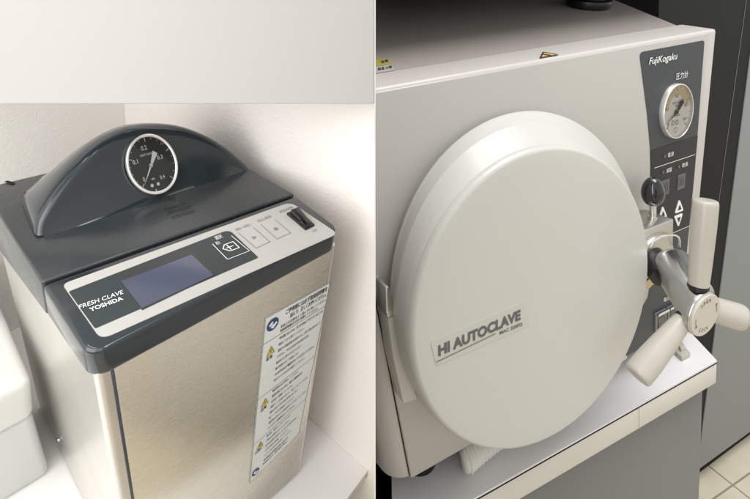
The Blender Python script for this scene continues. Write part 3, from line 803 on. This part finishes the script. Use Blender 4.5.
bm = B(); loft(bm, [disc_ring(.97, -.0008), disc_ring(.985, .0008), disc_ring(.96, .0016)]); dc = mk('hub_disc', bm, 'disc', hub, smooth=30)
# writing round the disc
bu = ((V((0, 0, 1)) - nd * V((0, 0, 1)).dot(nd)).normalized()); br_ = nd.cross(bu) * -1
if br_.dot(V((1, 0, 0))) < 0: br_ = -br_
def DC(a, r): t = math.radians(a); return C2 + nd * .0019 + (br_ * math.cos(t) + bu * math.sin(t)) * r
bm = B()
def arc_text(s, a0, step, r, h, flip=False):
    for i, ch in enumerate(s):
        a_ = a0 + i * step; c_ = DC(a_, r); up = (DC(a_, r + .001) - c_).normalized() * (-1 if flip else 1); rt = up.cross(nd)
        rt = rt if rt.dot(DC(a_ + (2 if step > 0 else -2), r) - c_) > 0 else -rt
        write(bm, ch, c_ - rt * h * .32, c_ + rt * h * .32, c_ - rt * h * .32 + up * h)
arc_text('OPEN', 122, -15, .0125, .0034); arc_text('LOCK', 238, 15, .0150, .0034, True)
for s in (0, 1):
    A0 = 195 if s == 0 else 15
    stroke(bm, [DC(A0 - 22 + i * 5, .0145) for i in range(8)], .0005, nd)
    stroke(bm, [DC(A0 + 8, .0130), DC(A0 + 13, .0145), DC(A0 + 8, .0160)], .0005, nd)
mk('disc_lettering', bm, 'black_print', dc, smooth=None)
# grips
def deep_pt(px, py, d): return CO + ray(px, py) * d
def grip(base, tip, r0, r1, flare):
    b_, t_ = base, tip; d = (t_ - b_); Ln = d.length; d.normalize()
    g = [(-.0015, r0 * .98), (0, r0), (.0012, r0 * 1.02)]
    bm = B(); lathe(bm, b_, d, [(-.006, r0 * .9), (-.0022, r0 * .9), (-.0020, r0 * 1.05), (.0006, r0 * 1.05), (.0008, r0 * .8)], 36); cl_ = mk('grip_collar', bm, 'black', au)
    prof = [(0, r0 * .9), (.0008, r0)]
    for k in range(1, 10):
        t = k / 10; prof.append((Ln * t, r0 + (r1 - r0) * min(1, t * 1.35) ** .8))
    prof += [(Ln - .0035, r1), (Ln - .0012, r1 * .965), (Ln - .0002, r1 * .88), (Ln, r1 * .80), (Ln, .0016), (Ln - .0008, .0012)]
    bm = B(); lathe(bm, b_, d, prof, 48); return mk('grip', bm, 'grip', au, smooth=40)
grip(deep_pt(698.4, 285.5, .434), deep_pt(705.8, 200.0, .428), .0080, .0099, 1)
grip(deep_pt(708, 307.5, .452), deep_pt(742.5, 318.0, .452), .0108, .0118, 1)
grip(deep_pt(683.5, 319, .436), deep_pt(636.5, 376.5, .424), .0072, .0113, 1)

# stickers on the top
tn = V((0, -.244, 1)).normalized(); td = tn.dot(V((0, .0535, .0015)))
def TP(px, py, e=.0006): return at(FR, px, py, tn, td + e)
bn = V((0, -.0784, 1)).normalized(); bd = bn.dot(V((0, .001, .0)))
def BP(px, py, e=.0008): return at(FR, px, py, bn, bd + e)
bm = B(); q = [TP(372, 57.5), TP(390, 60.0), TP(394.5, 70), TP(372, 74)]; prism(bm, q, -tn * .0003); st = mk('caution_sticker', bm, 'paper_shaded', au, smooth=None, clip='R')
bm = B(); q = [TP(372, 57.5, .0009), TP(390, 60.0, .0009), TP(392, 64.0, .0009), TP(372, 67, .0009)]; flat(bm, q); mk('sticker_band', bm, 'yellow_shaded', st, smooth=None, clip='R')
bm = B(); write(bm, '注意', TP(381, 63.5, .0012), TP(388.5, 62, .0012), TP(380.5, 60.8, .0012), weight=.02)
write(bm, '高温 火傷', TP(378, 70.5, .0012), TP(392.5, 67.8, .0012), TP(377.5, 67.8, .0012), weight=.02); mk('sticker_writing', bm, 'black_print', st, smooth=None, clip='R')
bm = B(); q = [BP(540.5, 57.5), BP(543.5, 52.0), BP(558, 54.5)]; flat(bm, q); ht = mk('heat_triangle', bm, 'amber', au, smooth=None)
bm = B(); stroke(bm, [BP(540.5, 57.5, .0011), BP(543.5, 52.0, .0011), BP(558, 54.5, .0011)], .0016, bn, True); stroke(bm, [BP(544, 54.2, .0011), BP(549.5, 55.2, .0011)], .003, bn); mk('triangle_outline', bm, 'black_print', ht, smooth=None)
# black cap on the top cover
cp_ = at(FR, 588, 7, tn, td)
bm = B(); lathe(bm, cp_, tn, [(.0, .026), (.002, .0295), (.008, .031), (.012, .030), (.014, .022), (.026, .020)], 48); mk('vent_cap', bm, 'black', au)
# feet
bm = B()
for x, y in ((-.385, .035), (-.06, .035)):
    bm = B(); lathe(bm, (x, y, ZC), (0, 0, 1), [(0, .016), (.020, .017), (-ZC + ZB + .002, .015)], 28); mk('foot', bm, 'black', au)

# towel under the machine
bm = B(); pts = []; rad = []
rings = []
for i in range(420):
    t = i / 419; x = -.352 + .250 * t; y = .006 + .020 * t + .003 * math.sin(t * 9)
    rib = 1 + .10 * abs(math.sin(t * 170 + .6 * math.sin(t * 30))); end = min(1, .72 + t * 14, .6 + (1 - t) * 14) * (1 - .30 * t)
    rings.append([V((x + .004 * math.cos(a) * .6 + (-.004 if math.cos(a) < 0 else 0) * (1 - t), y + .017 * rib * end * math.cos(a), ZC + .0150 + .0135 * rib * end * math.sin(a) * (1 if math.sin(a) > 0 else 1.0))) for a in [2 * PI * j / 24 for j in range(24)]])
loft(bm, rings)
mk('towel', bm, 'towel', fr=FR, loc=(-.22, .006, ZC), smooth=60, label='rolled ribbed white towel tucked under the front of the autoclave', cat='towel')
# small white block (clip) lying on the counter
bm = B(); cz = ZC + .0065
q = [aRz(674.5, 350, ZC + .006), aRz(683.5, 345.5, ZC + .006), aRz(690.5, 352.5, ZC + .006), aRz(682, 357.2, ZC + .006)]
prism(bm, q, (0, 0, -.006), bev=.0007)
q = [aRz(678, 343, ZC + .010), aRz(682, 341, ZC + .010), aRz(686, 347, ZC + .010), aRz(681, 349.2, ZC + .010)]
prism(bm, q, (0, 0, -.0098), bev=.0007)
mk('cable_clip', bm, 'grip', fr=FR, loc=q[0] + V((0, 0, -.0098)), label='small cream plastic clip lying on the white counter under the handle', cat='clip')

# counter with apron
cf = [V((-.46, -.018, ZC)), V((-.017, -.0322, ZC)), V((.0086, .0187, ZC)), V((.22, .45, ZC)), V((-.46, .45, ZC))]
cf[0] = V((-.3599, -.0218, ZC)) + (V((-.3599, -.0218, ZC)) - V((-.017, -.0322, ZC))) * .175
left_end = V((-.4210, cf[0].y + 0, ZC)); 
cf[0] = V((-.4440, -.0199, ZC)); cf[4] = V((-.2076, .45, ZC))
ctn = thing('counter', 'white laminate counter with cream front edge carrying the autoclave', 'counter', FR, (-.2, .2, ZC - .03))
bm = B(); prism(bm, cf, (0, 0, -.0022)); mk('countertop', bm, 'counter', ctn, clip='R')
bm = B(); prism(bm, [p + V((0, -.0004, -.0022)) for p in cf], (0, 0, -.0013)); mk('edge_line', bm, 'gap', ctn, clip='R')
bm = B(); prism(bm, [p + V((0, 0, -.0034)) for p in cf], (0, 0, -.0270), bev=.001); mk('edge_board', bm, 'apron', ctn, clip='R')
bm = B()
pj1 = V((-.148, -.0281, ZC - .0034)); stroke(bm, [pj1 + V((0, -.0006, 0)), pj1 + V((.001, -.0006, -.027))], .0006, (0, -1, 0)); mk('edge_joint', bm, 'amber_grey', ctn, smooth=None)
# base cabinet
bc = thing('base_cabinet', 'grey base cabinet under the white counter', 'cabinet', FR, (-.2, .2, -1.0))
bm = B()
q = [(-.438, -.012, -1.0), (-.022, -.020, -1.0), (.21, .45, -1.0), (-.206, .45, -1.0)]
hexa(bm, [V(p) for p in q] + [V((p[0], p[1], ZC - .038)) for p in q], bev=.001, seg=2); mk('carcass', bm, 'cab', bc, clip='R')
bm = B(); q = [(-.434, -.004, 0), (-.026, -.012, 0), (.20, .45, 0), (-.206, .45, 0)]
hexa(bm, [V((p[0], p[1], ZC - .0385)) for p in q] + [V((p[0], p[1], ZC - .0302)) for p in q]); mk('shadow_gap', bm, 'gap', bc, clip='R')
# black block added for the dark void left of the counter
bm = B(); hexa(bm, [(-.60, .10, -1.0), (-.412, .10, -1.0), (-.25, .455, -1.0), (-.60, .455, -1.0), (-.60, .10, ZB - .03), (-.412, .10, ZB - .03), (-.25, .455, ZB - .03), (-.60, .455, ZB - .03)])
mk('dark_void_fill', bm, 'darkwood', fr=FR, loc=(-.5, .3, -1.0), clip='R', label='black block added for the dark gap left of the white counter beside the added sheet', cat='board')

# tall cabinet to the right: black frame, grey door
tc_ = thing('tall_cabinet', 'tall cabinet with black frame and plain blue-grey door beside the autoclave', 'cabinet', FR, (.6, .3, -1.0))
g0, g1 = aR(752, 47, .2), aR(697.5, 469, .2)
g0 = g1 + (g0 - g1) * ((.55 + 1.0) / (g0.z - g1.z)) ; 
gb = g1 + (g0 - g1) * ((-.962 - g1.z) / (g0.z - g1.z))
bm = B(); q = [gb, V((1.6, .2, -.985)), V((1.6, .2, .55)), g0]
prism(bm, q, (0, .02, 0), bev=.0012); mk('door', bm, 'cab2', tc_)
l0, l1 = aR(746, 0, .202), aR(720, 190, .202)
bm = B()
far_l = .205
q = [V((.205, .202, -1.0)), gb + V((-.001, .002, -.04)), g0 + V((-.001, .002, 0)), V((.205, .202, .55))]
prism(bm, q, (0, .02, 0)); fr2 = mk('frame', bm, 'darkwood', tc_)
bm = B(); dl = (l0 - l1).normalized(); stroke(bm, [l1 - dl * .3 + V((0, -.0008, 0)), l0 + dl * .3 + V((0, -.0008, 0))], .0011, (0, -1, 0)); mk('edge_highlight', bm, 'grey_print', tc_, smooth=None)  # highlight along the frame edge, drawn as a thin grey stroke
bm = B(); box(bm, .205, 1.6, .215, .26, -1.0, -.97); mk('plinth', bm, 'gap', tc_)
# black back wall, and an unseen shelf added to shade the autoclave top
bm = B(); box(bm, -.60, 1.7, .46, .50, -1.0, .9); mk('black_back_wall', bm, 'darkwood', fr=FR, loc=(0, .46, -1.0), kind='structure', clip='R')
bm = B(); hexa(bm, [(-.46, .062, .102), (.12, .062, .102), (.20, .455, .102), (-.40, .455, .102), (-.46, .062, .122), (.12, .062, .122), (.20, .455, .122), (-.40, .455, .122)])
mk('shade_shelf', bm, 'darkwood', fr=FR, loc=(.1, .3, .125), clip='R', label='unseen black shelf added above the back of the autoclave to shade it', cat='shelf')
# floor
bm = B(); flat(bm, [(-4, -4, -1.0), (4, -4, -1.0), (4, 4, -1.0), (-4, 4, -1.0)]); mk('floor', bm, 'tile', fr=FR, loc=(0, 0, -1.0), kind='structure')

# =================================================================== CAMERA, LIGHT
cd = bpy.data.cameras.new('camera'); co = bpy.data.objects.new('camera', cd); COL.objects.link(co)
rot = Matrix((RR[0], -RR[1], -RR[2])).transposed()
co.matrix_world = Matrix.Translation(FR @ CO) @ rot.to_4x4()
cd.sensor_width = 36; cd.lens = 24; cd.shift_x = 0; cd.shift_y = (100 - 249.5) / 750; cd.clip_start = .01; cd.clip_end = 50
scene.camera = co

def area(name, fr, loc, target, size, power, col=(1, 1, 1), sy=None):
    l = bpy.data.lights.new(name, 'AREA'); l.size = size; l.energy = power; l.color = col
    if sy: l.shape = 'RECTANGLE'; l.size_y = sy
    o = bpy.data.objects.new(name, l); COL.objects.link(o)
    p = fr @ V(loc); t = fr @ V(target)
    o.matrix_world = Matrix.Translation(p) @ (t - p).to_track_quat('-Z', 'Y').to_matrix().to_4x4()
    return o
area('room_light_left', FR, FRi @ cam(-1.05, -.05, -.30), FRi @ cam(-.2, .15, .9), 1.5, 20, (1, .995, .985))
area('fill_lamp_front', FR, FRi @ cam(-.42, -.08, -.02), FRi @ cam(-.28, .1, .9), .8, 3.6, (1, .99, .975))  # unseen fill, added to soften the shadow on the left bay's wall
area('glint_lamp_left', FR, FRi @ cam(-.62, -.70, .30), FRi @ cam(-.28, .1, .75), .4, 1.3, (1, .99, .975), sy=.05)  # small unseen lamp, added for specular streaks on the dome
area('ceiling_lamp_right', FR, (.14, -.36, 1.4), (.08, -.10, -.2), 1.0, 26, (1, .995, .985))
w = bpy.data.worlds.new('World'); scene.world = w; w.use_nodes = True
bg = w.node_tree.nodes['Background']; bg.inputs[0].default_value = (1, .99, .98, 1); bg.inputs[1].default_value = .98
scene.view_settings.view_transform = 'Standard'; scene.view_settings.look = 'None'; scene.view_settings.exposure = 0; scene.view_settings.gamma = 1
scene.render.engine = 'CYCLES'
